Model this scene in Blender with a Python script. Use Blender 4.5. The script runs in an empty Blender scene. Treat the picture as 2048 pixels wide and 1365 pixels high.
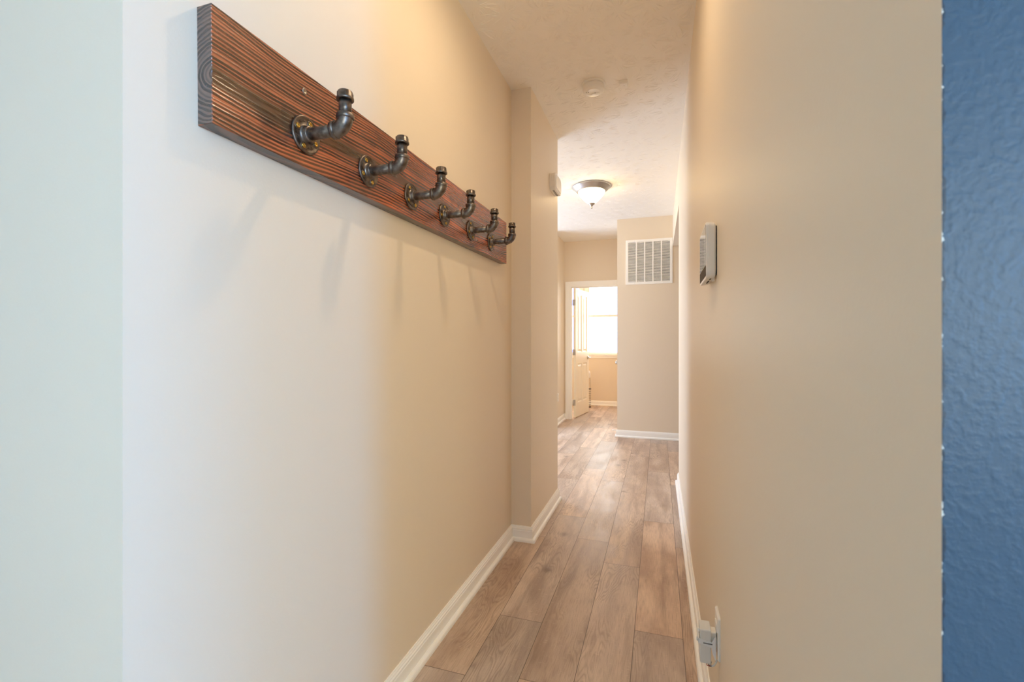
import bpy, bmesh, math, random
from mathutils import Vector, Matrix

S = bpy.context.scene
COL = S.collection
PI = math.pi

# ------------------------------------------------------------------ camera
CH = 1.21
cam_d = bpy.data.cameras.new('camera'); cam = bpy.data.objects.new('camera', cam_d); COL.objects.link(cam)
cam_d.sensor_width = 36.0; cam_d.lens = 16.0; cam_d.clip_start = 0.02
cam.location = (0, 0, CH)
cam.rotation_euler = (PI / 2, 0, math.radians(17.9))
cam_d.dof.use_dof = True; cam_d.dof.focus_distance = 2.0; cam_d.dof.aperture_fstop = 9.0
S.camera = cam

# ------------------------------------------------------------------ view / world
S.view_settings.view_transform = 'Standard'; S.view_settings.look = 'None'
S.view_settings.gamma = 1.0; S.view_settings.use_curve_mapping = False
S.view_settings.exposure = 0.0
S.cycles.max_bounces = 14; S.cycles.diffuse_bounces = 10; S.cycles.glossy_bounces = 5
S.cycles.use_denoising = True
S.cycles.sample_clamp_indirect = 8.0
W = bpy.data.worlds.new('sky'); S.world = W; W.use_nodes = True
W.node_tree.nodes['Background'].inputs['Color'].default_value = (0.26, 0.36, 1.0, 1)
W.node_tree.nodes['Background'].inputs['Strength'].default_value = 4.0


def daylight(name, loc, rot, sx, sy, watts, color):
    l = bpy.data.lights.new(name, 'AREA'); l.shape = 'RECTANGLE'; l.size = sx; l.size_y = sy
    l.energy = watts; l.color = color
    o = bpy.data.objects.new(name, l); o.location = loc; o.rotation_euler = rot; COL.objects.link(o)
    return o


# daylight standing outside each window (area lamps just beyond the glass)
daylight('daylight_entry_near', (3.30, -0.70, 1.50), (0, PI / 2, 0), 1.6, 0.9, 62, (0.08, 0.42, 1.0))
daylight('daylight_entry_far', (3.30, -2.35, 1.50), (0, PI / 2, 0), 1.6, 0.8, 292, (0.08, 0.43, 1.0))
daylight('fill_entry_back', (2.42, -3.80, 1.50), (PI / 2, 0, 0), 0.9, 1.6, 165, (0.97, 0.93, 0.57))  # fill lamp at an added back window, brightens the lower left wall
daylight('daylight_side_room', (-3.55, 5.20, 1.25), (0, -PI / 2, 0), 2.0, 2.0, 108, (0.77, 0.96, 1.0))
daylight('daylight_bedroom', (-1.25, 8.95, 1.65), (-PI / 2, 0, 0), 2.1, 1.4, 80, (1.0, 0.92, 0.54))

# ------------------------------------------------------------------ materials


def lin(r, g, b):
    f = lambda c: ((c / 255 + 0.055) / 1.055) ** 2.4 if c / 255 > 0.04045 else c / 255 / 12.92
    return (f(r), f(g), f(b), 1.0)


def mat(name, color=(.8, .8, .8, 1), rough=.5, metal=0.0, spec=.5, bump=0.0, bscale=200.0, emit=None, estr=0.0):
    m = bpy.data.materials.new(name); m.use_nodes = True
    nt = m.node_tree; b = nt.nodes['Principled BSDF']
    b.inputs['Base Color'].default_value = color
    b.inputs['Roughness'].default_value = rough
    b.inputs['Metallic'].default_value = metal
    b.inputs['Specular IOR Level'].default_value = spec
    if emit:
        b.inputs['Emission Color'].default_value = emit; b.inputs['Emission Strength'].default_value = estr
    if bump:
        tc = nt.nodes.new('ShaderNodeTexCoord'); n = nt.nodes.new('ShaderNodeTexNoise')
        n.inputs['Scale'].default_value = bscale; n.inputs['Detail'].default_value = 3
        nt.links.new(tc.outputs['Object'], n.inputs['Vector'])
        bp = nt.nodes.new('ShaderNodeBump'); bp.inputs['Strength'].default_value = bump
        bp.inputs['Distance'].default_value = 0.002
        nt.links.new(n.outputs['Fac'], bp.inputs['Height']); nt.links.new(bp.outputs['Normal'], b.inputs['Normal'])
    return m


class G:
    """small node graph helper"""
    def __init__(s, m):
        s.nt = m.node_tree; s.N = s.nt.nodes; s.L = s.nt.links
        s.b = s.N['Principled BSDF']

    def n(s, t, **kw):
        nd = s.N.new(t)
        for k, v in kw.items(): setattr(nd, k, v)
        return nd

    def put(s, sock, v):
        if isinstance(v, (int, float)): sock.default_value = v
        elif isinstance(v, (tuple, list)): sock.default_value = v
        else: s.L.new(v, sock)

    def math(s, op, a, b=0.0, c=0.0, clamp=False):
        nd = s.n('ShaderNodeMath', operation=op); nd.use_clamp = clamp
        s.put(nd.inputs[0], a); s.put(nd.inputs[1], b); s.put(nd.inputs[2], c)
        return nd.outputs[0]

    def mix(s, fac, a, b):
        nd = s.n('ShaderNodeMix', data_type='RGBA')
        s.put(nd.inputs[0], fac); s.put(nd.inputs[6], a); s.put(nd.inputs[7], b)
        return nd.outputs[2]

    def rng(s, v, a, b, c=0.0, d=1.0, smooth=True):
        nd = s.n('ShaderNodeMapRange'); nd.interpolation_type = 'SMOOTHSTEP' if smooth else 'LINEAR'
        s.put(nd.inputs['Value'], v)
        nd.inputs['From Min'].default_value = a; nd.inputs['From Max'].default_value = b
        nd.inputs['To Min'].default_value = c; nd.inputs['To Max'].default_value = d
        return nd.outputs['Result']

    def xyz(s, x, y, z):
        nd = s.n('ShaderNodeCombineXYZ')
        s.put(nd.inputs[0], x); s.put(nd.inputs[1], y); s.put(nd.inputs[2], z)
        return nd.outputs[0]

    def sep(s, v):
        nd = s.n('ShaderNodeSeparateXYZ'); s.L.new(v, nd.inputs[0]); return nd.outputs

    def noise(s, v, scale, detail=2.0, rough=.5, dist=0.0):
        nd = s.n('ShaderNodeTexNoise')
        s.L.new(v, nd.inputs['Vector']); nd.inputs['Scale'].default_value = scale
        nd.inputs['Detail'].default_value = detail; nd.inputs['Roughness'].default_value = rough
        nd.inputs['Distortion'].default_value = dist
        return nd.outputs['Fac']

    def bump(s, h, strength, dist=0.001):
        bp = s.n('ShaderNodeBump'); bp.inputs['Strength'].default_value = strength
        bp.inputs['Distance'].default_value = dist
        s.L.new(h, bp.inputs['Height']); s.L.new(bp.outputs['Normal'], s.b.inputs['Normal'])


M = {}
M['paint'] = mat('beige_wall_paint', lin(232, 217, 194), rough=.5, spec=.3, bump=.10, bscale=160)
M['trim'] = mat('white_trim_enamel', lin(250, 247, 240), rough=.32)
M['plastic'] = mat('white_plastic', lin(238, 232, 222), rough=.4)
M['greyplastic'] = mat('light_grey_plastic', lin(222, 220, 215), rough=.45)
M['clip'] = mat('milky_clip_plastic', lin(225, 226, 226), rough=.3)
M['dark'] = mat('dark_recess', lin(40, 38, 36), rough=.7)
M['grille_back'] = mat('grey_filter', lin(120, 119, 118), rough=.9)
M['nickel'] = mat('satin_nickel', lin(200, 196, 190), rough=.3, metal=1.0)
M['brass'] = mat('brass_screw', lin(205, 165, 80), rough=.3, metal=1.0)
M['steel'] = mat('zinc_screw', lin(170, 160, 150), rough=.35, metal=1.0)
M['black'] = mat('black_wire', lin(30, 28, 28), rough=.4)
M['red'] = mat('red_wire', lin(170, 20, 22), rough=.4)
M['cream'] = mat('cream_door_enamel', lin(245, 236, 216), rough=.35)
M['glass_lit'] = mat('lit_frosted_glass', lin(255, 246, 230), rough=.3, emit=(1.0, .73, .38, 1), estr=31.0)
M['bulb'] = mat('lit_lens', (1, 1, 1, 1), rough=.3, emit=(1.0, .76, .50, 1), estr=740.0)
M['screen'] = mat('touch_screen_glass', lin(28, 28, 30), rough=.03, spec=1.0)
M['speaker'] = mat('grey_bezel_strip', lin(92, 84, 74), rough=.8, spec=.1)


def build_iron():
    m = mat('black_iron', lin(110, 102, 96), rough=.36, metal=1.0); g = G(m)
    tc = g.n('ShaderNodeTexCoord').outputs['Object']
    n1 = g.noise(tc, 60, 4, .6); n2 = g.noise(tc, 400, 2)
    g.L.new(g.mix(g.rng(n1, .3, .7), lin(92, 84, 78), lin(136, 126, 118)), g.b.inputs['Base Color'])
    g.L.new(g.rng(n1, .3, .7, .30, .48), g.b.inputs['Roughness'])
    g.bump(g.math('ADD', n1, g.math('MULTIPLY', n2, .4)), .35, .0012)
    return m


M['iron'] = build_iron()


def build_glass():
    m = bpy.data.materials.new('window_glass'); m.use_nodes = True; nt = m.node_tree
    nt.nodes.remove(nt.nodes['Principled BSDF']); out = nt.nodes['Material Output']
    t = nt.nodes.new('ShaderNodeBsdfTransparent'); gl = nt.nodes.new('ShaderNodeBsdfGlossy')
    gl.inputs['Roughness'].default_value = .02
    mx = nt.nodes.new('ShaderNodeMixShader'); mx.inputs[0].default_value = .06
    nt.links.new(t.outputs[0], mx.inputs[1]); nt.links.new(gl.outputs[0], mx.inputs[2])
    nt.links.new(mx.outputs[0], out.inputs['Surface'])
    return m


M['pane'] = build_glass()


def build_blue():
    m = mat('blue_wall_paint', lin(78, 122, 165), rough=.42, spec=.35); g = G(m)
    tc = g.n('ShaderNodeTexCoord').outputs['Object']
    x, y, z = g.sep(tc)
    n1 = g.noise(tc, 210, 2, .5); n2 = g.noise(tc, 480, 2, .5)
    h = g.math('ADD', g.rng(n1, .35, .75), g.math('MULTIPLY', n2, .35))
    g.bump(h, .15, .0010)
    # ragged pale edge where the roller missed the corner bead
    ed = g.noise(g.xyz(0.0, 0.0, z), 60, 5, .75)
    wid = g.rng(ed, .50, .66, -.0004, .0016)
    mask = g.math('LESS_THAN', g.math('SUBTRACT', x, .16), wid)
    line = g.math('LESS_THAN', g.math('SUBTRACT', x, .16), g.rng(g.noise(g.xyz(4.0, 0.0, z), 25, 4, .7), .42, .58, .0002, .0020))  # thin dark line of uneven width along the corner
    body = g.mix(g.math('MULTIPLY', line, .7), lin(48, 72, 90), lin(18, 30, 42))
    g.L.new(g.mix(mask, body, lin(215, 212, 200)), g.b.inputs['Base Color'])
    return m


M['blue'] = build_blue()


def build_ceiling():
    return mat('textured_ceiling_paint', lin(244, 238, 227), rough=.85, spec=.2, bump=.12, bscale=260)


M['ceiling'] = build_ceiling()


def build_floor():
    m = mat('wood_look_planks', rough=.4, spec=.55); g = G(m)
    tc = g.n('ShaderNodeTexCoord').outputs['Object']
    x, y, z = g.sep(tc)
    uv = g.n('ShaderNodeUVMap', uv_map='plank').outputs[0]
    u, v, _ = g.sep(uv)                       # metres from the plank's corner
    at = g.n('ShaderNodeAttribute', attribute_name='tone'); tr, tg, tb = g.sep(at.outputs['Vector'])
    px = g.math('ADD', x, g.math('MULTIPLY', tr, 31.0)); py = g.math('ADD', y, g.math('MULTIPLY', tg, 17.0))
    P = g.xyz(px, g.math('MULTIPLY', py, .16), 0.0)
    big = g.noise(g.xyz(px, g.math('MULTIPLY', py, .35), 0.0), 7, 3, .55, .4)
    grain = g.noise(g.xyz(px, g.math('MULTIPLY', py, .06), 0.0), 240, 4, .65)
    # cathedral rings from a warped field
    warp = g.noise(P, 9, 2, .5)
    ring = g.math('ABSOLUTE', g.math('SUBTRACT', g.math('FRACT', g.math('MULTIPLY', warp, 26.0)), .5))
    rings = g.rng(ring, .0, .35, 1.0, 0.0)
    sel = g.rng(g.noise(g.xyz(px, g.math('MULTIPLY', py, .4), 3.0), 4.5, 2), .48, .62)
    scr = g.noise(g.xyz(g.math('MULTIPLY', px, .25), py, 0.0), 130, 2, .6)
    base = g.mix(g.rng(big, .3, .7), lin(176, 142, 116), lin(220, 192, 166))
    band = g.noise(g.xyz(px, g.math('MULTIPLY', py, .10), 9.0), 11, 3, .6, .3)
    base = g.mix(g.rng(band, .46, .70, 0, .62), base, lin(138, 106, 84))
    base = g.mix(g.math('MULTIPLY', tb, .40), base, lin(196, 183, 170))
    base = g.mix(g.math('MULTIPLY', g.math('MULTIPLY', rings, sel), .42), base, lin(136, 108, 88))
    base = g.mix(g.rng(grain, .42, .78, 0.0, .52), base, lin(140, 114, 96))
    base = g.mix(g.rng(scr, .60, .74, 0.0, .28), base, lin(232, 210, 184))
    # knots
    kv = g.n('ShaderNodeTexVoronoi', voronoi_dimensions='2D'); kv.inputs['Scale'].default_value = 3.2
    g.L.new(g.xyz(px, g.math('MULTIPLY', py, .7), 0.0), kv.inputs['Vector'])
    kr, kg, kb = g.sep(kv.outputs['Color'])
    knot = g.math('MULTIPLY', g.rng(kv.outputs['Distance'], .0, .12, .5, 0.0), g.math('GREATER_THAN', kr, .72))
    base = g.mix(knot, base, lin(92, 68, 52))
    hs = g.n('ShaderNodeHueSaturation'); g.L.new(base, hs.inputs['Color'])
    g.L.new(g.rng(tr, 0, 1, .89, 1.13, False), hs.inputs['Value'])
    g.L.new(g.rng(tg, 0, 1, .84, 1.04, False), hs.inputs['Saturation'])
    # joints
    du = g.math('MINIMUM', u, g.math('SUBTRACT', .19, u)); dv = g.math('MINIMUM', v, g.math('SUBTRACT', 1.22, v))
    de = g.math('MINIMUM', du, dv)
    gap = g.rng(de, .0006, .0016, 1.0, 0.0)
    g.L.new(g.mix(g.math('MULTIPLY', gap, .85), hs.outputs['Color'], lin(60, 46, 38)), g.b.inputs['Base Color'])
    g.L.new(g.rng(big, .3, .7, .36, .50), g.b.inputs['Roughness'])
    h = g.math('SUBTRACT', g.math('MULTIPLY', g.math('ADD', grain, scr), .25), g.math('MULTIPLY', gap, 1.2))
    g.bump(h, .35, .0012)
    return m


M['floor'] = build_floor()


def build_board(end):
    m = mat('torched_pine_end' if end else 'torched_pine', rough=.34, spec=1.0); g = G(m)
    tc = g.n('ShaderNodeTexCoord').outputs['Object']
    x, y, z = g.sep(tc)                       # x out of the wall, y along, z up; origin at the left bottom back
    low = g.noise(g.xyz(0.0, y, 0.0), 2.1, 2, .5)
    low2 = g.noise(g.xyz(5.0, y, 0.0), 1.3, 1, .5)
    fine = g.noise(g.xyz(g.math('MULTIPLY', x, 3.0), g.math('MULTIPLY', y, .55), g.math('MULTIPLY', z, 3.0)), 7.0, 2, .5)
    zc = g.math('ADD', .104, g.math('MULTIPLY', g.math('SUBTRACT', low2, .5), .06))
    xc = g.math('ADD', .040, g.math('MULTIPLY', g.math('SUBTRACT', low, .47), .12))
    dx = g.math('SUBTRACT', x, xc); dz = g.math('MULTIPLY', g.math('SUBTRACT', z, zc), 1.0)
    r = g.math('SQRT', g.math('ADD', g.math('MULTIPLY', dx, dx), g.math('MULTIPLY', dz, dz)))
    core = g.rng(g.math('ADD', r, g.math('MULTIPLY', g.math('SUBTRACT', fine, .5), .02)), .013, .026, 1.0, 0.0)
    r = g.math('ADD', r, g.math('MULTIPLY', g.math('SUBTRACT', fine, .5), .011))
    r = g.math('POWER', g.math('MAXIMUM', r, .0005), 1.08)
    spc = g.rng(g.noise(g.xyz(0.0, g.math('MULTIPLY', y, .15), z), 14, 1), .3, .7, -.0035, .0035)
    f = g.math('FRACT', g.math('MULTIPLY', g.math('ADD', r, spc), 135.0))
    rr_ = g.math('MULTIPLY', g.math('ADD', r, spc), 135.0)
    wn = g.n('ShaderNodeTexWhiteNoise', noise_dimensions='1D'); g.L.new(g.math('FLOOR', rr_), wn.inputs['W'])
    side = g.math('MULTIPLY', g.math('SIGN', dz), .13)
    wv = g.math('SUBTRACT', wn.outputs['Value'], .5)
    f2 = g.math('ADD', f, g.math('MULTIPLY', wv, .34))
    late = g.math('MULTIPLY', g.rng(f2, .22, .56), g.rng(f, .88, 1.0, 1.0, 0.0))
    late = g.math('MULTIPLY', late, g.rng(wn.outputs['Value'], 0, 1, .62, 1.0, False))
    streak = g.noise(g.xyz(g.math('MULTIPLY', x, 1.0), g.math('MULTIPLY', y, .03), z), 420, 2, .6)
    blot = g.noise(g.xyz(x, g.math('MULTIPLY', y, .5), g.math('MULTIPLY', z, 1.6)), 9, 3, .55)
    if end:
        col = g.mix(late, lin(122, 98, 86), lin(64, 53, 48))
    else:
        early = g.mix(g.rng(blot, .35, .7), lin(158, 82, 44), lin(208, 106, 58))
        early = g.mix(g.rng(streak, .5, .75, 0, .45), early, lin(112, 60, 34))
        dark = g.mix(g.rng(blot, .35, .65), lin(34, 20, 13), lin(66, 40, 22))
        col = g.mix(late, early, dark)
        col = g.mix(g.math('MULTIPLY', core, .9), col, g.mix(g.rng(streak, .4, .7), lin(70, 44, 22), lin(98, 66, 36)))
        # scorched patches
        sc = g.rng(g.noise(g.xyz(x, g.math('MULTIPLY', y, .8), z), 7.5, 3, .6), .56, .72, 0, .8)
        col = g.mix(sc, col, lin(36, 22, 15))
    g.L.new(col, g.b.inputs['Base Color'])
    g.L.new(g.rng(late, 0, 1, .38, .25), g.b.inputs['Roughness'])
    g.bump(g.math('ADD', late, g.math('MULTIPLY', streak, .3)), .6, .0011)
    return m


M['board'] = build_board(False); M['board_end'] = build_board(True)

# ------------------------------------------------------------------ mesh helpers


def box(bm, x0, x1, y0, y1, z0, z1, mi=0):
    vs = [bm.verts.new((x, y, z)) for x in (x0, x1) for y in (y0, y1) for z in (z0, z1)]
    q = [(0, 1, 3, 2), (4, 6, 7, 5), (0, 4, 5, 1), (2, 3, 7, 6), (0, 2, 6, 4), (1, 5, 7, 3)]
    fs = []
    for f in q:
        fc = bm.faces.new([vs[i] for i in f]); fc.material_index = mi; fs.append(fc)
    return vs, fs


def prism(bm, pts, z0, z1):
    a = [bm.verts.new((p[0], p[1], z0)) for p in pts]; b = [bm.verts.new((p[0], p[1], z1)) for p in pts]
    n = len(pts)
    bm.faces.new(a[::-1]); bm.faces.new(b)
    for i in range(n): bm.faces.new((a[i], a[(i + 1) % n], b[(i + 1) % n], b[i]))


def frame_for(axis):
    """two vectors square to the axis"""
    a = Vector(axis).normalized()
    h = Vector((0, 0, 1)) if abs(a.z) < .9 else Vector((0, 1, 0))
    u = a.cross(h).normalized(); v = a.cross(u).normalized()
    return a, u, v


def lathe(bm, prof, o=(0, 0, 0), axis=(0, 0, 1), n=32, mi=0):
    """prof: (radius, height along axis)"""
    o = Vector(o); a, u, v = frame_for(axis); rings = []
    for r, h in prof:
        if r < 1e-6: rings.append([bm.verts.new(o + a * h)])
        else: rings.append([bm.verts.new(o + a * h + (u * math.cos(t) + v * math.sin(t)) * r)
                            for t in [2 * PI * i / n for i in range(n)]])
    for A, B in zip(rings, rings[1:]):
        for i in range(n):
            j = (i + 1) % n
            if len(A) == 1 and len(B) == 1: continue
            if len(A) == 1: f = bm.faces.new((A[0], B[j], B[i]))
            elif len(B) == 1: f = bm.faces.new((A[i], A[j], B[0]))
            else: f = bm.faces.new((A[i], A[j], B[j], B[i]))
            f.smooth = True; f.material_index = mi


def tube(bm, pts, rad, n=12, caps=True):
    pts = [Vector(p) for p in pts]; rings = []
    t0 = (pts[1] - pts[0]).normalized(); _, u, v = frame_for(t0)
    for i, p in enumerate(pts):
        t = ((pts[min(i + 1, len(pts) - 1)] - p).normalized() + (p - pts[max(i - 1, 0)]).normalized()).normalized()
        u = (u - t * u.dot(t)).normalized(); v = t.cross(u)
        r = rad[i] if isinstance(rad, (list, tuple)) else rad
        rings.append([bm.verts.new(p + (u * math.cos(2 * PI * k / n) + v * math.sin(2 * PI * k / n)) * r) for k in range(n)])
    for A, B in zip(rings, rings[1:]):
        for i in range(n):
            f = bm.faces.new((A[i], A[(i + 1) % n], B[(i + 1) % n], B[i])); f.smooth = True
    if caps:
        bm.faces.new(rings[0][::-1]); bm.faces.new(rings[-1])


def rrect(w, h, r, n=6):
    """rounded rectangle outline centred on 0"""
    out = []
    for cx, cy, a0 in ((w / 2 - r, h / 2 - r, 0), (-w / 2 + r, h / 2 - r, PI / 2), (-w / 2 + r, -h / 2 + r, PI), (w / 2 - r, -h / 2 + r, 1.5 * PI)):
        for k in range(n + 1):
            a = a0 + PI / 2 * k / n
            out.append((cx + r * math.cos(a), cy + r * math.sin(a)))
    return out


def layers(bm, secs, put, mi=0):
    """stack of rounded rectangles: (w, h, r, depth); put maps (a, b, depth) to a point"""
    rings = []
    for w, h, r, d in secs: rings.append([bm.verts.new(put(a, b, d)) for a, b in rrect(w, h, r)])
    n = len(rings[0])
    for A, B in zip(rings, rings[1:]):
        for i in range(n):
            f = bm.faces.new((A[i], A[(i + 1) % n], B[(i + 1) % n], B[i])); f.material_index = mi
    bm.faces.new(rings[0][::-1]).material_index = mi; bm.faces.new(rings[-1]).material_index = mi


def bevel(bm, w, seg=2):
    bmesh.ops.bevel(bm, geom=list(bm.edges), offset=w, segments=seg, affect='EDGES', profile=.6)


def obj(name, bm, mats, parent=None, loc=None, autosmooth=None):
    bmesh.ops.recalc_face_normals(bm, faces=bm.faces)
    me = bpy.data.meshes.new(name); bm.to_mesh(me); bm.free()
    for k in (mats if isinstance(mats, (list, tuple)) else [mats]): me.materials.append(M[k])
    o = bpy.data.objects.new(name, me); COL.objects.link(o)
    if parent: o.parent = parent
    if loc: o.location = loc
    if autosmooth: me.shade_smooth() if False else None
    return o


def new(): return bmesh.new()


def root(name, label, cat, loc, group=None):
    o = bpy.data.objects.new(name, None); COL.objects.link(o); o.location = loc
    o['label'] = label; o['category'] = cat
    if group: o['group'] = group
    o.empty_display_size = .05
    return o


def struct(o, label=None, cat=None):
    o['kind'] = 'structure'
    if label: o['label'] = label
    if cat: o['category'] = cat
    return o


def sweep(bm, path, prof, side):
    """moulding along a plan path; prof (out, z); side +1: room lies left of the path"""
    P = [Vector((p[0], p[1])) for p in path]; rings = []
    for i, p in enumerate(P):
        ns = []
        if i > 0:
            d = (p - P[i - 1]).normalized(); ns.append(Vector((-d.y, d.x)) * side)
        if i < len(P) - 1:
            d = (P[i + 1] - p).normalized(); ns.append(Vector((-d.y, d.x)) * side)
        if len(ns) == 2:
            nn = (ns[0] + ns[1]).normalized(); nn = nn / max(.3, nn.dot(ns[0]))
        else: nn = ns[0]
        rings.append([bm.verts.new((p.x + nn.x * u, p.y + nn.y * u, z)) for u, z in prof])
    k = len(prof)
    for A, B in zip(rings, rings[1:]):
        for i in range(k): bm.faces.new((A[i], A[(i + 1) % k], B[(i + 1) % k], B[i]))
    bm.faces.new(rings[0]); bm.faces.new(rings[-1][::-1])


# ------------------------------------------------------------------ setting
H = 2.745
XL, XB, XR = -.86, -.735, .16            # left wall, projecting part of it, right wall
YL, YR = .528, .336                       # where the two walls start
Y1, Y2, Y3 = 2.648, 3.405, 4.12
YV, YD, YW = 5.883, 6.97, 8.64            # grille wall, bedroom door wall, bedroom window wall

# floor: every plank a face with its own tone
def build_floor_mesh():
    rnd = random.Random(5)
    bm = new(); uvl = bm.loops.layers.uv.new('plank'); tl = bm.loops.layers.float_color.new('tone')
    known = {0: .295, 1: .677, 2: .34, 3: .079, 4: .748, 5: .39}
    x00, y00, y11 = -.0974 - .19 * 4, -3.6, 8.8
    for row in range(-13, 21):
        xa = x00 + row * .19; xb = xa + .19
        xa_, xb_ = max(xa, -3.4), min(xb, 3.1)
        if xb_ <= xa_: continue
        off = known.get(row, rnd.uniform(0, 1.22))
        k = math.floor((y00 - off) / 1.22)
        while off + k * 1.22 < y11:
            ya = off + k * 1.22; yb = ya + 1.22; k += 1
            ya_, yb_ = max(ya, y00), min(yb, y11)
            if yb_ <= ya_: continue
            vs = [bm.verts.new((xx, yy, 0)) for xx, yy in ((xa_, ya_), (xb_, ya_), (xb_, yb_), (xa_, yb_))]
            f = bm.faces.new(vs); t = (rnd.random(), rnd.random(), rnd.random(), 1)
            for lp in f.loops:
                c = lp.vert.co; lp[uvl].uv = (c.x - xa, c.y - ya); lp[tl] = t
    bmesh.ops.remove_doubles(bm, verts=bm.verts, dist=1e-5)
    me = bpy.data.meshes.new('floor')
    bmesh.ops.recalc_face_normals(bm, faces=bm.faces)
    if sum(f.normal.z for f in bm.faces) < 0: bmesh.ops.reverse_faces(bm, faces=bm.faces)
    bm.to_mesh(me); bm.free(); me.materials.append(M['floor'])
    o = bpy.data.objects.new('floor', me); COL.objects.link(o); return o


struct(build_floor_mesh())


def build_ceiling_mesh():
    """slab with the raised strokes a stomp brush leaves in drywall compound"""
    rnd = random.Random(11); vs = []; fs = []
    bm = new(); box(bm, -3.4, 3.1, -3.6, 8.8, H, H + .1)
    me = bpy.data.meshes.new('tmp'); bm.to_mesh(me); bm.free()
    vs = [tuple(v.co) for v in me.vertices]; fs = [tuple(p.vertices) for p in me.polygons]
    bpy.data.meshes.remove(me)
    x = -1.40
    stp = .150
    gx = int(1.60 / stp); gy = int(6.3 / stp)
    for iy in range(gy):
        for ix in range(gx + 1):
            cx = -1.38 + (ix + .5 * (iy % 2)) * stp + rnd.uniform(-.04, .04); cy = .75 + iy * stp * .95 + rnd.uniform(-.04, .04)
            if cx > XR + .02: continue
            if cx < XL - .03 and cy < Y2: continue
            far = cy > 4.6
            for k in range(rnd.randint(24, 34) if not far else 14):
                a = rnd.uniform(0, 2 * PI); r0 = rnd.uniform(.022, .045); ln = rnd.uniform(.025, .085)
                w = rnd.uniform(.0011, .0021); hgt = rnd.uniform(.0011, .0024) * max(.34, min(1, 1 - (cy - 2.2) * .55)); bend = rnd.uniform(-5, 5)
                px = cx + math.cos(a) * r0; py = cy + math.sin(a) * r0; aa = a + rnd.uniform(-.25, .25); n = 4; L = ln / n; base = len(vs); ok = True
                pts = []
                for q in range(n + 1):
                    pts.append((px, py, aa)); px += math.cos(aa) * L; py += math.sin(aa) * L; aa += bend * L + rnd.uniform(-.22, .22)
                for (qx, qy, qa) in pts:
                    m = .006
                    if qx > XR - m or (qx < XL + m and qy < Y1 + .05) or (qx < XB + m and Y1 - m < qy < Y2 + m) or (qx < -1.39) or (qx > -.515 and qy > YV - m) or qy > YD - m: ok = False
                if not ok: continue
                for q, (qx, qy, qa) in enumerate(pts):
                    t = (.25, 1, 1, .8, .1)[q]; sx, sy = -math.sin(qa) * w, math.cos(qa) * w
                    vs += [(qx + sx, qy + sy, H + .0002), (qx, qy, H - hgt * t), (qx - sx, qy - sy, H + .0002)]
                for q in range(n):
                    b0 = base + q * 3
                    fs += [(b0, b0 + 1, b0 + 4, b0 + 3), (b0 + 1, b0 + 2, b0 + 5, b0 + 4)]
    me = bpy.data.meshes.new('ceiling'); me.from_pydata(vs, [], fs); me.materials.append(M['ceiling'])
    o = bpy.data.objects.new('ceiling', me); COL.objects.link(o); return o


struct(build_ceiling_mesh())

# left wall: starts at an outside corner by the camera, projects 12 cm further on
b = new(); prism(b, [(XL, YL), (XL, Y1), (XB, Y1), (XB, Y2), (-3.3, Y2), (-3.3, YL)], 0, H); struct(obj('wall_left', b, 'paint'))
# right wall and the blue wall that meets it at a mitred outside corner
b = new(); prism(b, [(XR, YR), (XR, Y3), (XR + .115, Y3), (XR + .115, YR + .115)], 0, H)
box(b, XR, XR + .115, Y3, YV, 2.37, H)
struct(obj('wall_right', b, 'paint'))
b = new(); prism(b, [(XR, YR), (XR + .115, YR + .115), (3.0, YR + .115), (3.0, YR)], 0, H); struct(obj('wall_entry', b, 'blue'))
# grille wall with the near door post of the closet
b = new(); prism(b, [(-.503, YV), (1.9, YV), (1.9, YV + .115), (-.388, YV + .115), (-.388, 6.17), (-.503, 6.17)], 0, H)
struct(obj('wall_grille', b, 'paint'))
b = new(); box(b, -.503, -.388, 6.17, 6.82, 2.04, H); box(b, -.503, -.388, 6.82, YD, 0, H); struct(obj('wall_closet', b, 'paint'))
# bedroom door wall
OL, OR, OH = -1.313, -.555, 2.06
b = new(); box(b, -3.3, OL, YD, YD + .115, 0, H); box(b, OR, 1.9, YD, YD + .115, 0, H); box(b, OL, OR, YD, YD + .115, OH, H)
struct(obj('wall_bedroom', b, 'paint'))
b = new(); box(b, -1.515, -1.40, 6.20, YD, 0, H); struct(obj('wall_hall', b, 'paint'))


def holed(name, axis, at, th, lo, hi, holes, mk='paint'):
    """wall across axis ('x': plane x=at, runs in y) with window holes (a0, a1, z0, z1)"""
    b = new(); t0, t1 = sorted((at, at + th)); holes = sorted(holes); cur = lo

    def bx(a0, a1, z0, z1):
        if axis == 'x': box(b, t0, t1, a0, a1, z0, z1)
        else: box(b, a0, a1, t0, t1, z0, z1)
    for a0, a1, z0, z1 in holes:
        bx(cur, a0, 0, H); bx(a0, a1, 0, z0); bx(a0, a1, z1, H); cur = a1
    bx(cur, hi, 0, H)
    return struct(obj(name, b, mk))


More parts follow.
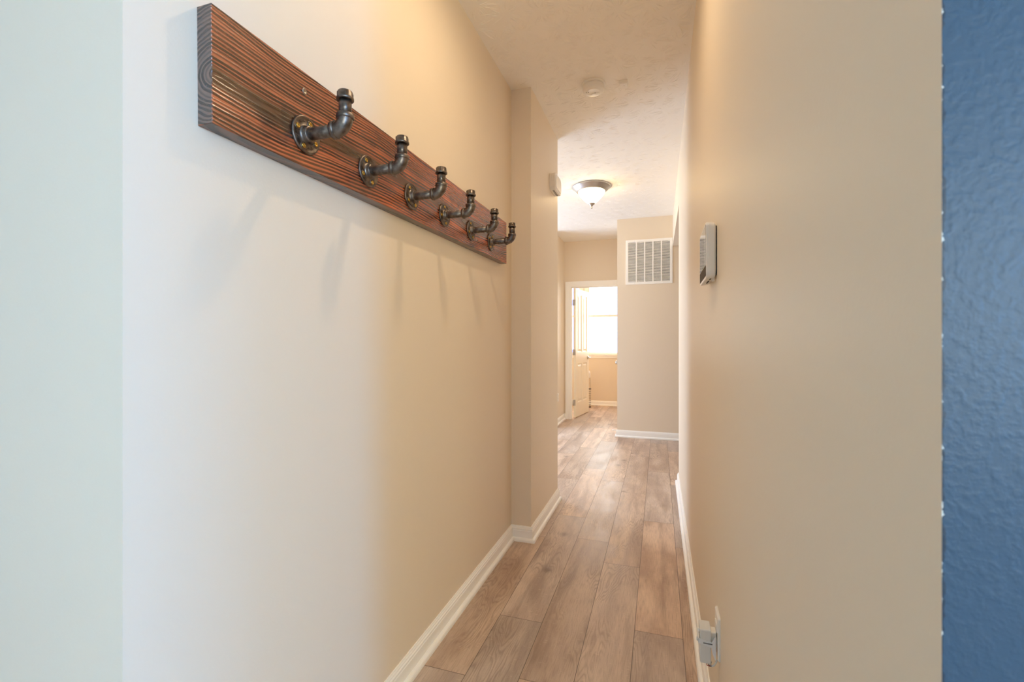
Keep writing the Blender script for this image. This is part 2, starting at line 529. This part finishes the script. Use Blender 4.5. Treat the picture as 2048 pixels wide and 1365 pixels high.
def window(name, axis, at, th, a0, a1, z0, z1, rails=True):
    """double hung window set in its hole; 'at' is the room-side face, th runs outwards"""
    sgn = 1 if th > 0 else -1
    def bx(b, p0, p1, d0, d1, q0, q1):
        e0, e1 = sorted((at + sgn * d0, at + sgn * d1))
        if axis == 'x': box(b, e0, e1, p0, p1, q0, q1)
        else: box(b, p0, p1, e0, e1, q0, q1)
    fr = new(); w = .03
    bx(fr, a0, a0 + w, .02, .10, z0, z1); bx(fr, a1 - w, a1, .02, .10, z0, z1)
    bx(fr, a0 + w, a1 - w, .02, .10, z1 - w, z1); bx(fr, a0 + w, a1 - w, .02, .10, z0, z0 + w)
    o = struct(obj(name, fr, 'trim'))
    zm = z0 + (z1 - z0) * .515
    b = new(); bx(b, a0 + w, a1 - w, .045, .085, zm - .02, zm + .02); obj('meeting_rail', b, 'trim', o)
    b = new(); c = .06
    bx(b, a0 - c, a0, -.014, 0, z0 - .01, z1 + c); bx(b, a1, a1 + c, -.014, 0, z0 - .01, z1 + c); bx(b, a0, a1, -.014, 0, z1, z1 + c)
    obj('casing', b, 'trim', o)
    b = new(); bx(b, a0 - .08, a1 + .08, -.035, 0, z0 - .03, z0 - .01); bx(b, a0 - .06, a1 + .06, -.014, 0, z0 - .075, z0 - .03)
    bx(b, a0, a1, 0, .02, z0 - .0, z0 + .012); obj('sill', b, 'trim', o)
    for q0, q1 in ((z0 + w, zm - .02), (zm + .02, z1 - w)):
        b = new(); bx(b, a0 + w, a1 - w, .062, .066, q0, q1); obj('pane', b, 'pane', o)
    return o


# bedroom shell
wz0, wz1 = .965, 2.36
holed('wall_window', 'y', YW, .115, -3.3, 1.9, [(-2.32, -1.425, wz0, wz1), (-1.285, -.40, wz0, wz1)])
window('window_1', 'y', YW, .115, -1.285, -.40, wz0, wz1)
window('window_2', 'y', YW, .115, -2.32, -1.425, wz0, wz1)
b = new(); box(b, -2.9, -2.8, YD + .115, YW, 0, H); struct(obj('wall_bedroom_left', b, 'paint'))
b = new(); box(b, .5, .6, YD + .115, YW, 0, H); struct(obj('wall_bedroom_right', b, 'paint'))
# side room on the left, past the projecting wall
holed('wall_side', 'x', -3.2, -.1, Y2, YD, [(4.2, 6.2, .15, 2.25)])
window('window_3', 'x', -3.2, -.1, 4.2, 6.2, .15, 2.25)
b = new(); box(b, -3.2, -1.515, 6.30, 6.40, 0, H); struct(obj('wall_side_end', b, 'paint'))
# room on the right behind the wide opening
b = new(); box(b, 1.8, 1.9, YR + .115, YV, 0, H); struct(obj('wall_kitchen', b, 'paint'))
# entry room around the camera
holed('wall_entry_right', 'x', 3.0, .1, -3.5, YR, [(-1.15, -.25, .7, 2.3), (-2.75, -1.95, .7, 2.3)])
window('window_4', 'x', 3.0, .1, -1.15, -.25, .7, 2.3)
window('window_5', 'x', 3.0, .1, -2.75, -1.95, .7, 2.3)
holed('wall_entry_back', 'y', -3.5, -.1, -3.3, 3.1, [(1.97, 2.87, .7, 2.3)])
window('added_window', 'y', -3.5, -.1, 1.97, 2.87, .7, 2.3)  # unseen window, added so fill light reaches the left wall
b = new(); box(b, -3.3, -3.2, -3.5, YL, 0, H); struct(obj('wall_entry_left', b, 'paint'))

# baseboards: base with a moulded cap and a shoe moulding
PROF = [(0, 0), (.028, 0), (.028, .010), (.0265, .0155), (.023, .0195), (.018, .0215), (.0135, .022), (.0135, .062), (.0115, .0655), (.0115, .070),
        (.0125, .0715), (.0125, .0735), (.0085, .077), (.0080, .081), (.0055, .085), (.0045, .089), (0, .089)]


def base(name, path, side):
    b = new(); sweep(b, path, PROF, side); struct(obj(name, b, 'trim'))


base('baseboard_left', [(-2.9, YL), (XL, YL), (XL, Y1), (XB, Y1), (XB, Y2), (-3.1, Y2)], -1)
base('baseboard_right', [(2.9, YR), (XR, YR), (XR, Y3), (XR + .115, Y3), (XR + .115, .6)], 1)
base('baseboard_grille', [(1.75, YV), (-.503, YV), (-.503, 6.16)], 1)
base('baseboard_hall', [(-1.40, 6.22), (-1.40, YD), (-1.374, YD)], -1)
base('baseboard_window', [(-2.75, YW), (.45, YW)], -1)

# bedroom door frame: jamb and casing
b = new()
box(b, OL, OL + .018, YD - .004, YD + .119, 0, OH - .018); box(b, OR - .018, OR, YD - .004, YD + .119, 0, OH - .018)
box(b, OL, OR, YD - .004, YD + .119, OH - .018, OH)
box(b, OL + .018, OL + .027, YD + .04, YD + .075, 0, OH - .03); box(b, OR - .030, OR - .018, YD + .04, YD + .075, 0, OH - .03)
box(b, OL + .018, OR - .018, YD + .04, YD + .075, OH - .03, OH - .018)
cs = .07
for d0, d1, wdt in ((0, -.012, cs), (-.012, -.018, cs * .55)):
    e0, e1 = sorted((YD + d0, YD + d1))
    o_ = cs - wdt
    box(b, OL - cs + .005, OL - cs + .005 + wdt, e0, e1, 0, OH + cs - .005)
    box(b, OR + cs - .005 - wdt, min(OR + cs - .005, -.505), e0, e1, 0, OH + cs - .005)
    box(b, OL - cs + .005 + wdt, OR + cs - .005 - wdt, e0, e1, OH + o_ - .005 if d0 else OH - .005, OH + cs - .005)
struct(obj('trim_1', b, 'trim'))


def panel_door(bm, w, h, t, panels):
    """slab 0..w, -t..0, 0..h with recessed raised panels on the -t side"""
    xs = sorted({0, w} | {p[0] for p in panels} | {p[1] for p in panels})
    zs = sorted({0, h} | {p[2] for p in panels} | {p[3] for p in panels})
    def quad(a, b_, c, d): bm.faces.new([bm.verts.new(v) for v in (a, b_, c, d)])
    for face, dirn in ((-t, 1), (0, -1)):
        for x0, x1 in zip(xs, xs[1:]):
            for z0, z1 in zip(zs, zs[1:]):
                if any(abs(x0 - p[0]) < 1e-6 and abs(x1 - p[1]) < 1e-6 and z0 >= p[2] - 1e-6 and z1 <= p[3] + 1e-6 for p in panels):
                    prev = None
                    for ins, dep in ((0, 0), (.010, .009), (.022, .009), (.045, .003)):
                        y = face + dirn * dep
                        cur = [(x0 + ins, y, z0 + ins), (x1 - ins, y, z0 + ins), (x1 - ins, y, z1 - ins), (x0 + ins, y, z1 - ins)]
                        if prev:
                            for i in range(4): quad(prev[i], prev[(i + 1) % 4], cur[(i + 1) % 4], cur[i])
                        prev = cur
                    quad(*prev)
                else: quad((x0, face, z0), (x1, face, z0), (x1, face, z1), (x0, face, z1))
    for x in (0, w): quad((x, -t, 0), (x, 0, 0), (x, 0, h), (x, -t, h))
    for z in (0, h): quad((0, -t, z), (w, -t, z), (w, 0, z), (0, 0, z))
    bmesh.ops.remove_doubles(bm, verts=bm.verts, dist=1e-5)


# bedroom door, standing open into the bedroom
b = new()
panel_door(b, .70, 2.025, .035, [(.105, .315, .225, .838), (.385, .595, .225, .838), (.105, .315, 1.02, 1.937), (.385, .595, 1.02, 1.937)])
door = struct(obj('door_1', b, 'cream')); door.location = (-1.276, YD + .121, .012); door.rotation_euler = (0, 0, math.radians(81.5))
for sg, yy in ((-1, -.035), (1, 0)):
    b = new(); lathe(b, [(0, 0), (.032, 0), (.032, .004), (.026, .009), (.012, .011), (.011, .045), (0, .045)], (.64, yy, .92), (0, sg, 0), 24)
    lev = [(.64, yy + sg * .04, .92), (.60, yy + sg * .048, .92), (.555, yy + sg * .05, .922), (.53, yy + sg * .046, .925)]
    tube(b, lev, [.010, .0095, .008, .006], 10)
    obj('door_handle', b, 'nickel', door)
for zz in (.23, 1.02, 1.80):
    b = new(); lathe(b, [(0, 0), (.007, 0), (.007, .09), (0, .09)], (-.008, .004, zz - .045), (0, 0, 1), 12)
    box(b, -.002, 0, -.033, -.001, zz - .045, zz + .045)
    obj('hinge', b, 'nickel', door)

# closet door on the side of the grille wall: only its knob shows past the corner
b = new(); panel_door(b, .64, 2.03, .035, [(.1, .29, .22, .83), (.35, .54, .22, .83), (.1, .29, 1.02, 1.93), (.35, .54, 1.02, 1.93)])
d2 = struct(obj('door_2', b, 'cream')); d2.location = (-.455, 6.815, .008); d2.rotation_euler = (0, 0, -PI / 2)
b = new(); lathe(b, [(0, 0), (.03, 0), (.03, .005), (.012, .009), (.011, .03), (.020, .036), (.0265, .047), (.0265, .056), (.020, .066), (0, .070)],
                 (.575, -.035, .915), (0, -1, 0), 24)
obj('door_knob', b, 'nickel', d2)

# spring door stop low on the closet post
r_ = root('door_stop', 'small white door stop low beside the corner under the grille wall', 'door stop', (-.5165, 6.09, .042))
b = new(); lathe(b, [(0, 0), (.011, 0), (.011, .004), (.005, .006)] + [(.0045 + .0012 * (i % 2), .006 + i * .0025) for i in range(18)], (0, 0, 0), (-1, 0, 0), 12)
obj('spring', b, 'plastic', r_)
b = new(); lathe(b, [(0, .050), (.007, .050), (.0085, .053), (.0085, .064), (.006, .067), (0, .067)], (0, 0, 0), (-1, 0, 0), 12)
obj('rubber_tip', b, 'plastic', r_)

# ------------------------------------------------------------------ coat board and hooks
BY0, BL, BZ, BH, BT = .659, 1.785, 1.632, .232, .038
tilt = math.atan(.016 / BL)
board = root('coat_rack_board', 'long dark-stained wooden board mounted on the left wall carrying six pipe hooks', 'coat rack', (XL, BY0, BZ))
board.rotation_euler = (tilt, 0, 0)
b = new(); vs, fs = box(b, 0, BT, 0, BL, 0, BH)
bmesh.ops.bevel(b, geom=list(b.edges), offset=.0012, segments=1, affect='EDGES')
bmesh.ops.recalc_face_normals(b, faces=b.faces)
for f in b.faces: f.material_index = 1 if abs(f.normal.y) > .9 or f.normal.z < -.9 else 0
obj('plank', b, ['board', 'board_end'], board)


def screw_mesh(r=.0062):
    b = new(); lathe(b, [(0, 0), (r * .95, 0), (r, .0008), (r * .9, .0022), (r * .55, .0026), (r * .42, .0012), (0, .0008)], (0, 0, 0), (1, 0, 0), 14)
    return b


def rel(px_y, z): return (BT, px_y - BY0, z - BZ)


sm = obj('mounting_screw', screw_mesh(.0085), 'steel', board); sm.location = (BT, .2415, .184); sm.rotation_euler = (0, 0, math.radians(8))
b2 = sm.copy(); COL.objects.link(b2); b2.parent = board; b2.location = (BT - .0008, 1.337, .045); b2.rotation_euler = (0, 0, 0); b2.scale = (.8, .8, .8)
b = new(); lathe(b, [(0, 0), (.003, 0), (.0028, .0008), (0, .001)], (0, 0, 0), (1, 0, 0), 10)
nh = obj('nail_head', b, 'dark', board); nh.location = (BT, 1.135, .150)


def make_hook():
    r0 = root('pipe_coat_hook', '', 'coat hook', (0, 0, 0), 'iron pipe hooks on the wooden board')
    # floor flange
    b = new()
    lathe(b, [(0, 0), (.0445, 0), (.0455, .0015), (.0455, .0045), (.0440, .0065), (.0405, .0068), (.0385, .0050), (.0250, .0052),
              (.0215, .0075), (.0200, .0110), (.0195, .0175), (.0185, .0190), (.0150, .0195), (0, .0195)], (0, 0, 0), (1, 0, 0), 48)
    for k in range(4):
        a = PI / 2 * k
        lathe(b, [(.0092, .0045), (.0092, .0062), (.0082, .0068), (.0070, .0064), (0, .0064)], (0, .0315 * math.cos(a), .0315 * math.sin(a)), (1, 0, 0), 18)
    rr = random.Random(3)
    for a0 in (PI / 4, 3 * PI / 4, 5 * PI / 4, 7 * PI / 4):    # cast raised marks
        for k in range(3):
            a = a0 + (k - 1) * .19; rad = .0315
            c = Vector((0, rad * math.cos(a), rad * math.sin(a))); hh = .0022 + .0012 * rr.random()
            box(b, .005, .0062, c.y - .0007, c.y + .0007, c.z - hh, c.z + hh)
            if k != 1: box(b, .005, .0062, c.y - .0018, c.y + .0018, c.z + hh - .0007, c.z + hh + .0007)
    fl = obj('flange', b, 'iron', r0)
    scr = []
    for k in range(4):
        s_ = obj('flange_screw', screw_mesh(.0060), 'brass', r0) if k == 0 else scr[0].copy()
        if k: COL.objects.link(s_); s_.parent = r0
        scr.append(s_)
    b = new(); lathe(b, [(.0150, .0160), (.0140, .0200), (.0140, .0245), (.0142, .0255), (.0142, .0870), (.0122, .0880), (.0122, .0900), (0, .0900)], (0, 0, 0), (1, 0, 0), 32)
    obj('pipe', b, 'iron', r0)
    # elbow
    b = new(); R = .0260; ax = .117; R0 = ax - R
    arc = [(R0 - .004, 0, 0)] + [(R0 + R * math.sin(t), 0, R - R * math.cos(t)) for t in [PI / 2 * i / 10 for i in range(11)]] + [(ax, 0, R + .004)]
    tube(b, arc, .0180, 28)
    col_ = [(.0135, -.0055), (.0190, -.0060), (.0207, -.0045), (.0207, .0035), (.0194, .0055), (.0180, .0060)]
    lathe(b, col_, (R0 - .003, 0, 0), (1, 0, 0), 32); lathe(b, col_, (ax, 0, R + .0015), (0, 0, -1), 32)
    obj('elbow', b, 'iron', r0)
    b = new(); lathe(b, [(0, .024), (.0139, .024), (.0139, .0385), (.0147, .0391), (.0147, .0610), (.0139, .0616), (.0139, .0700), (0, .0700)], (ax, 0, 0), (0, 0, 1), 32)
    obj('riser_pipe', b, 'iron', r0)
    b = new(); lathe(b, [(.0130, .0665), (.0188, .0660), (.0200, .0670), (.0200, .0715), (.0186, .0728), (.0174, .0732), (.0172, .0850), (.0160, .0868), (.010, .0880), (0, .0883)], (ax, 0, 0), (0, 0, 1), 36)
    for k in range(4):
        a = PI / 4 + PI / 2 * k; c = Vector((ax + .0173 * math.cos(a), .0173 * math.sin(a), 0))
        box(b, c.x - .001, c.x + .001, c.y - .001, c.y + .001, .072, .0842)
    obj('cap', b, 'iron', r0)
    return r0


def place_hook(r0, y, z, label, ang):
    r0.location = (XL + BT, y, z); r0['label'] = label
    k = 0
    for ch in r0.children:
        if ch.name.startswith('flange') and not ch.name.startswith('flange_screw'): ch.rotation_euler = (ang, 0, 0)
        if ch.name.startswith('flange_screw'):
            a = ang + PI / 2 * k; k += 1
            ch.location = (.0062, .0315 * math.cos(a), .0315 * math.sin(a))


def dup(r0):
    r = r0.copy(); COL.objects.link(r)
    for ch in list(r0.children):
        c = ch.copy(); COL.objects.link(c); c.parent = r
    return r


hook0 = make_hook(); bpy.context.view_layer.update()
hooks = [(.9014, 1.712, 'nearest black iron pipe hook, largest, closest to the end grain of the board', 1.22),
         (1.1516, 1.712, 'second black iron pipe hook from the near end of the wooden board', 2.05),
         (1.400, 1.713, 'third black iron pipe hook along the board, counted from the near end', .65),
         (1.655, 1.715, 'fourth black iron pipe hook along the board, third from the far end', 1.75),
         (1.926, 1.717, 'fifth black iron pipe hook, next to last, with a screw right below it', .4),
         (2.186, 1.718, 'farthest black iron pipe hook, smallest, its tip overlapping the orange corner wall', 1.1)]
allh = [hook0] + [dup(hook0) for _ in hooks[1:]]
bpy.context.view_layer.update()
for h_, (y, z, lb, ang) in zip(allh, hooks): place_hook(h_, y, z, lb, ang)

# ------------------------------------------------------------------ ceiling fittings
lt = root('ceiling_light', 'lit dome ceiling light with brushed nickel rim and finial on the far ceiling', 'ceiling light', (-.638, 4.545, H))
b = new(); lathe(b, [(0, 0), (.186, 0), (.190, .005), (.189, .011), (.181, .016), (.172, .024), (.156, .040), (.142, .051), (.132, .056), (.127, .052), (0, .044)], (0, 0, 0), (0, 0, -1), 64)
obj('pan', b, 'nickel', lt)
b = new(); lathe(b, [(.126, .048), (.128, .059), (.123, .074), (.109, .095), (.091, .115), (.073, .134), (.056, .150), (.040, .163), (.026, .170), (0, .171)], (0, 0, 0), (0, 0, -1), 64)
obj('glass_bowl', b, 'glass_lit', lt)
b = new(); lathe(b, [(0, .166), (.036, .166), (.0355, .171), (.027, .178), (.016, .188), (.010, .197), (.006, .202), (.0095, .206), (.0115, .211), (.0095, .216), (.004, .220), (0, .221)], (0, 0, 0), (0, 0, -1), 24)
obj('finial', b, 'nickel', lt)

# the corridor's own warm downlight, overhead and just out of the frame
lp = root('downlight', 'small flush warm downlight in the corridor ceiling above the coat hooks', 'ceiling lamp', (-.31, 1.45, H))
b = new(); lathe(b, [(.031, 0), (.060, 0), (.060, .003), (.052, .008), (.034, .010), (.031, .010)], (0, 0, 0), (0, 0, -1), 32)
obj('trim_ring', b, 'plastic', lp)
b = new(); lathe(b, [(0, .001), (.0305, .001), (.0305, .006), (0, .006)], (0, 0, 0), (0, 0, -1), 24)
obj('lens', b, 'bulb', lp)

sd = root('smoke_detector', 'round white smoke detector on the corridor ceiling', 'smoke detector', (-.372, 2.735, H))
b = new(); lathe(b, [(0, 0), (.069, 0), (.070, .003), (.070, .007), (.068, .010), (.066, .011), (.0585, .0125), (.0585, .0150), (.0, .0150)], (0, 0, 0), (0, 0, -1), 48)
obj('mounting_ring', b, 'plastic', sd)
b = new(); lathe(b, [(0, .0150), (.0585, .0150), (.0630, .0155), (.0645, .019), (.0635, .038), (.0615, .043), (.0560, .0465), (.040, .0480), (.0395, .0486), (.034, .0486), (.033, .0475), (0, .0475)], (0, 0, 0), (0, 0, -1), 48)
obj('cover', b, 'plastic', sd)
b = new()
for i in range(3):
    for j in range(3):
        x = -.040 + i * .005 + j * .0; y = -.012 + j * .005
        box(b, x - .0016, x + .0016, y - .0016, y + .0016, -.0484, -.0470)
bmesh.ops.rotate(b, verts=b.verts, cent=(-.035, -.007, 0), matrix=Matrix.Rotation(PI / 4, 3, 'Z'))
obj('sounder_holes', b, 'dark', sd)
b = new(); layers(b, [(.052, .020, .0095, .0470), (.052, .020, .0095, .0492), (.048, .016, .0075, .0500)], lambda a, c, d: Vector((.010 + a, .026 + c, -d)))
obj('test_button', b, 'plastic', sd)
b = new(); box(b, .007, .009, .006, .024, -.0486, -.0470); box(b, -.012, -.004, .018, .020, -.0486, -.047); obj('indicator', b, 'dark', sd)

cs_ = root('ceiling_sensor', 'tiny white box sensor on the ceiling to the right of the smoke detector', 'sensor', (-.198, 2.775, H))
b = new(); layers(b, [(.046, .062, .003, 0), (.046, .062, .003, .016), (.042, .058, .003, .022)], lambda a, c, d: Vector((a, c, -d)))
obj('case', b, 'plastic', cs_)
b = new(); lathe(b, [(0, .0215), (.0018, .0215), (.0018, .0226), (0, .0226)], (.002, -.006, 0), (0, 0, -1), 10); obj('indicator', b, 'dark', cs_)
b = new(); box(b, -.018, .018, .031, .034, -.008, -.001); obj('clip', b, 'plastic', cs_)

# ------------------------------------------------------------------ chime on the projecting wall
ch = root('alarm_siren', 'small white rounded alarm box high on the projecting left wall corner', 'alarm box', (XB, 3.228, 2.340))
pf = lambda a, c, d: Vector((d, a, c))
b = new(); layers(b, [(.200, .118, .030, 0), (.204, .122, .032, .006), (.204, .122, .032, .012), (.200, .118, .030, .013), (.200, .118, .030, .016),
                      (.204, .122, .032, .017), (.204, .122, .032, .023), (.200, .118, .030, .024), (.200, .118, .030, .027), (.204, .122, .032, .028), (.203, .121, .032, .038), (.196, .114, .030, .044)], pf)
obj('case', b, 'plastic', ch)
b = new(); layers(b, [(.176, .094, .026, .043), (.176, .094, .026, .0465), (.170, .088, .024, .048)], pf); obj('front_cover', b, 'plastic', ch)
b = new()
for d in (.018, .025): box(b, d - .0010, d + .0022, -.070, .070, -.0613, -.0590)
obj('sound_slots', b, 'dark', ch)

# ------------------------------------------------------------------ return air grille
vx0, vx1, vz0, vz1 = -.397, .157, 1.917, 2.472
vc = ((vx0 + vx1) / 2, YV, (vz0 + vz1) / 2)
gr = root('return_air_grille', 'large square white louvered air grille on the far wall', 'air vent', vc)
hw = (vx1 - vx0) / 2; hh = (vz1 - vz0) / 2; bd = .030
b = new()
def fr_ring(b, o, i, y0, y1):
    for sx in (-1, 1):
        a0, a1 = sorted((sx * o[0], sx * i[0])); box(b, a0, a1, y0, y1, -o[1], o[1])
        a0, a1 = sorted((sx * o[1], sx * i[1])); box(b, -i[0], i[0], y0, y1, a0, a1)
fr_ring(b, (hw, hh), (hw - bd, hh - bd), -.009, 0)
bmesh.ops.remove_doubles(b, verts=b.verts, dist=1e-5)
obj('frame', b, 'trim', gr)
b = new(); box(b, -hw + bd, hw - bd, -.0012, -.0002, -hh + bd, hh - bd); obj('filter', b, 'grille_back', gr)
b = new(); n_s = 35; iw = hw - bd; ih = hh - bd
for k in range(n_s):
    z = -ih + (k + .5) * 2 * ih / n_s; th = .0034
    pts = [(-.0085, z - .0040), (-.0085, z - .0040 + th), (-.0015, z + .0052), (-.0015, z + .0046)]
    A = [b.verts.new((-iw, p[0], p[1])) for p in pts]; B = [b.verts.new((iw, p[0], p[1])) for p in pts]
    b.faces.new(A); b.faces.new(B[::-1])
    for i in range(4): b.faces.new((A[i], A[(i + 1) % 4], B[(i + 1) % 4], B[i]))
obj('louvers', b, 'trim', gr)
for k in range(1, 5):
    x = -iw + k * 2 * iw / 5; b = new(); box(b, x - .0075, x + .0075, -.0105, -.0088, -ih, ih); obj('divider_bar', b, 'trim', gr)
for sx in (-.62, .62):
    for sz in (-1, 1):
        b = new(); lathe(b, [(0, 0), (.005, 0), (.0045, .0015), (0, .002)], (sx * hw, -.009, sz * (hh - .014)), (0, -1, 0), 12); obj('screw', b, 'trim', gr)

# ------------------------------------------------------------------ wall plate far left
def rocker(name, label, loc, ydir):
    r0 = root(name, label, 'outlet', loc); s = ydir
    b = new(); layers(b, [(.070, .116, .005, 0), (.070, .116, .005, .003), (.064, .110, .005, .0065)], lambda a, c, d: Vector((s * d, a, c))); obj('cover_plate', b, 'plastic', r0)
    for zz in (-.020, .020):
        b = new(); layers(b, [(.034, .030, .008, .006), (.034, .030, .008, .0085)], lambda a, c, d: Vector((s * d, a, zz + c)))
        r = obj('receptacle', b, 'plastic', r0)
        b = new()
        for yy in (-.006, .006):
            e = sorted((s * .0083, s * .0087)); box(b, e[0], e[1], yy - .001, yy + .001, zz - .001, zz + .008)
        obj('slot', b, 'dark', r)
    return r0


rocker('wall_outlet', 'white outlet plate on the far left wall beside the bedroom doorway', (-1.40, 6.513, .385), 1)

# ------------------------------------------------------------------ alarm keypad on the right wall
kp = root('alarm_keypad', 'white alarm control panel with dark glossy screen on the right wall', 'alarm keypad', (XR, 1.535, 1.4755)); kp.scale = (1, 1, 1.05)
kf = lambda a, c, d: Vector((-d, a, c))
b = new(); layers(b, [(.190, .138, .010, 0), (.190, .138, .010, .003)], kf); obj('shadow_gap_plate', b, 'dark', kp)  # plate coloured dark to give the shadow line behind the case
b = new(); layers(b, [(.190, .138, .014, .0025), (.200, .148, .015, .004), (.206, .154, .016, .008), (.209, .156, .016, .016), (.210, .157, .016, .0215), (.2090, .156, .0158, .0220), (.210, .157, .016, .0225),
                      (.210, .157, .016, .0280), (.208, .155, .015, .0295), (.200, .147, .012, .0300)], kf)
obj('case', b, 'plastic', kp)
b = new(); layers(b, [(.200, .112, .006, .0298), (.200, .112, .006, .0305)], lambda a, c, d: Vector((-d, a, c + .016))); obj('screen', b, 'screen', kp)
b = new(); layers(b, [(.200, .030, .004, .0298), (.200, .030, .004, .0305)], lambda a, c, d: Vector((-d, a, c - .057))); obj('lower_bezel', b, 'speaker', kp)
b = new(); box(b, -.018, -.014, -.085, -.062, -.0792, -.0770); obj('bottom_slot', b, 'dark', kp)
b = new(); box(b, -.018, -.014, -.030, .030, -.0792, -.0770); obj('bottom_slot', b, 'dark', kp)
b = new(); box(b, -.012, -.004, -.075, -.066, -.0850, -.066); obj('release_tab', b, 'plastic', kp)

# ------------------------------------------------------------------ outlet and transformer low on the right wall
wo = root('wall_outlet', 'white outlet plate low on the right wall behind the plugged-in transformer', 'outlet', (XR, 1.395, .388))
of = lambda a, c, d: Vector((-d, a, c))
b = new(); layers(b, [(.072, .120, .005, 0), (.072, .120, .005, .0035), (.066, .114, .005, .0065)], of); obj('cover_plate', b, 'plastic', wo)
for zz in (-.021, .021):
    b = new(); layers(b, [(.034, .030, .010, .006), (.034, .030, .010, .0088)], lambda a, c, d: Vector((-d, a, zz + c))); obj('receptacle', b, 'plastic', wo)

tr = root('plug_in_transformer', 'pale grey plug-in transformer strapped to the low outlet on the right wall', 'transformer', (XR - .0092, 1.392, .360))
b = new(); layers(b, [(.046, .090, .003, .0135), (.050, .094, .004, .0150), (.050, .094, .004, .0280), (.0496, .0936, .004, .0284), (.050, .094, .004, .0288), (.050, .094, .004, .0400), (.046, .090, .004, .0420)], of)
obj('case', b, 'greyplastic', tr)
b = new(); layers(b, [(.030, .040, .004, .0), (.030, .040, .004, .0138)], lambda a, c, d: Vector((-d, a, .018 + c))); obj('plug_base', b, 'plastic', tr)
# strap: a flat arm along the near side that flares into the plate
b = new(); yn = -.0275
for y0, y1 in ((yn, yn + .0022),):
    pts = [(-.047, .022), (-.012, .017), (-.004, .030), (-.0015, .034), (-.0015, -.030), (-.004, -.030), (-.0105, -.012), (-.013, .002), (-.047, .010)]
    A = [b.verts.new((p[0], y0, p[1])) for p in pts]; B = [b.verts.new((p[0], y1, p[1])) for p in pts]
    b.faces.new(A); b.faces.new(B[::-1])
    for i in range(len(pts)): b.faces.new((A[i], A[(i + 1) % len(pts)], B[(i + 1) % len(pts)], B[i]))
box(b, -.047, -.0435, yn + .0022, .0255, .011, .021)
st = obj('strap', b, 'clip', tr)
b = new(); box(b, -.034, -.0105, yn - .0006, yn + .0002, .0105, .0135); obj('strap_slot', b, 'grille_back', st)
b = new(); lathe(b, [(0, 0), (.0055, 0), (.0055, .003), (.0035, .0035), (.003, .002), (0, .002)], (-.0425, -.018, .040), (-1, 0, 0), 14)
obj('terminal_screw', b, 'clip', tr)
b = new(); lathe(b, [(0, 0), (.0055, 0), (.0055, .003), (.0035, .0035), (.003, .002), (0, .002)], (-.0475, -.018, .016), (-1, 0, 0), 14)
obj('strap_screw', b, 'clip', tr)
b = new(); tube(b, [(-.012, -.012, -.046), (-.016, -.020, -.050), (-.012, -.024, -.051), (-.006, -.024, -.047), (-.001, -.022, -.040), (.002, -.018, -.034)], .0022, 10); obj('cable', b, 'greyplastic', tr)
b = new(); tube(b, [(-.026, -.016, -.0475), (-.024, -.022, -.0515), (-.018, -.024, -.0505), (-.013, -.021, -.0490)], .0010, 8); obj('lead_wire', b, 'red', tr)
b = new(); tube(b, [(-.020, -.018, -.0475), (-.019, -.0245, -.0515), (-.014, -.0255, -.0500), (-.010, -.0225, -.0490)], .0010, 8); obj('lead_wire', b, 'black', tr)

# ------------------------------------------------------------------ wire stand in the bedroom
ws = root('wire_stand', 'black wire stand with white rounded top half hidden behind the open bedroom door', 'stand', (-1.30, 8.32, 0))
for x in (-.105, .105):
    b = new(); tube(b, [(x, .10, .005), (x, .01, .005), (x, 0, .012), (x, 0, .345)], .0035, 8); obj('post', b, 'black', ws)
for k in range(7):
    b = new(); tube(b, [(-.125, 0, .05 + k * .040), (.125, 0, .05 + k * .040)], .0025, 8); obj('rung', b, 'black', ws)
for z_ in (0, .330):
    b = new(); box(b, -.125, .125, -.012, .012, z_, z_ + .014); obj('rail', b, 'black', ws)
b = new(); tube(b, [(.105, 0, .345), (.105, 0, .535)], .003, 8); obj('pole', b, 'black', ws)
b = new(); lathe(b, [(0, 0), (.095, 0), (.105, .006), (.108, .03), (.108, .085), (.100, .120), (.080, .140), (.04, .150), (0, .152)], (.005, 0, .532), (0, 0, 1), 32); obj('rounded_top', b, 'plastic', ws)
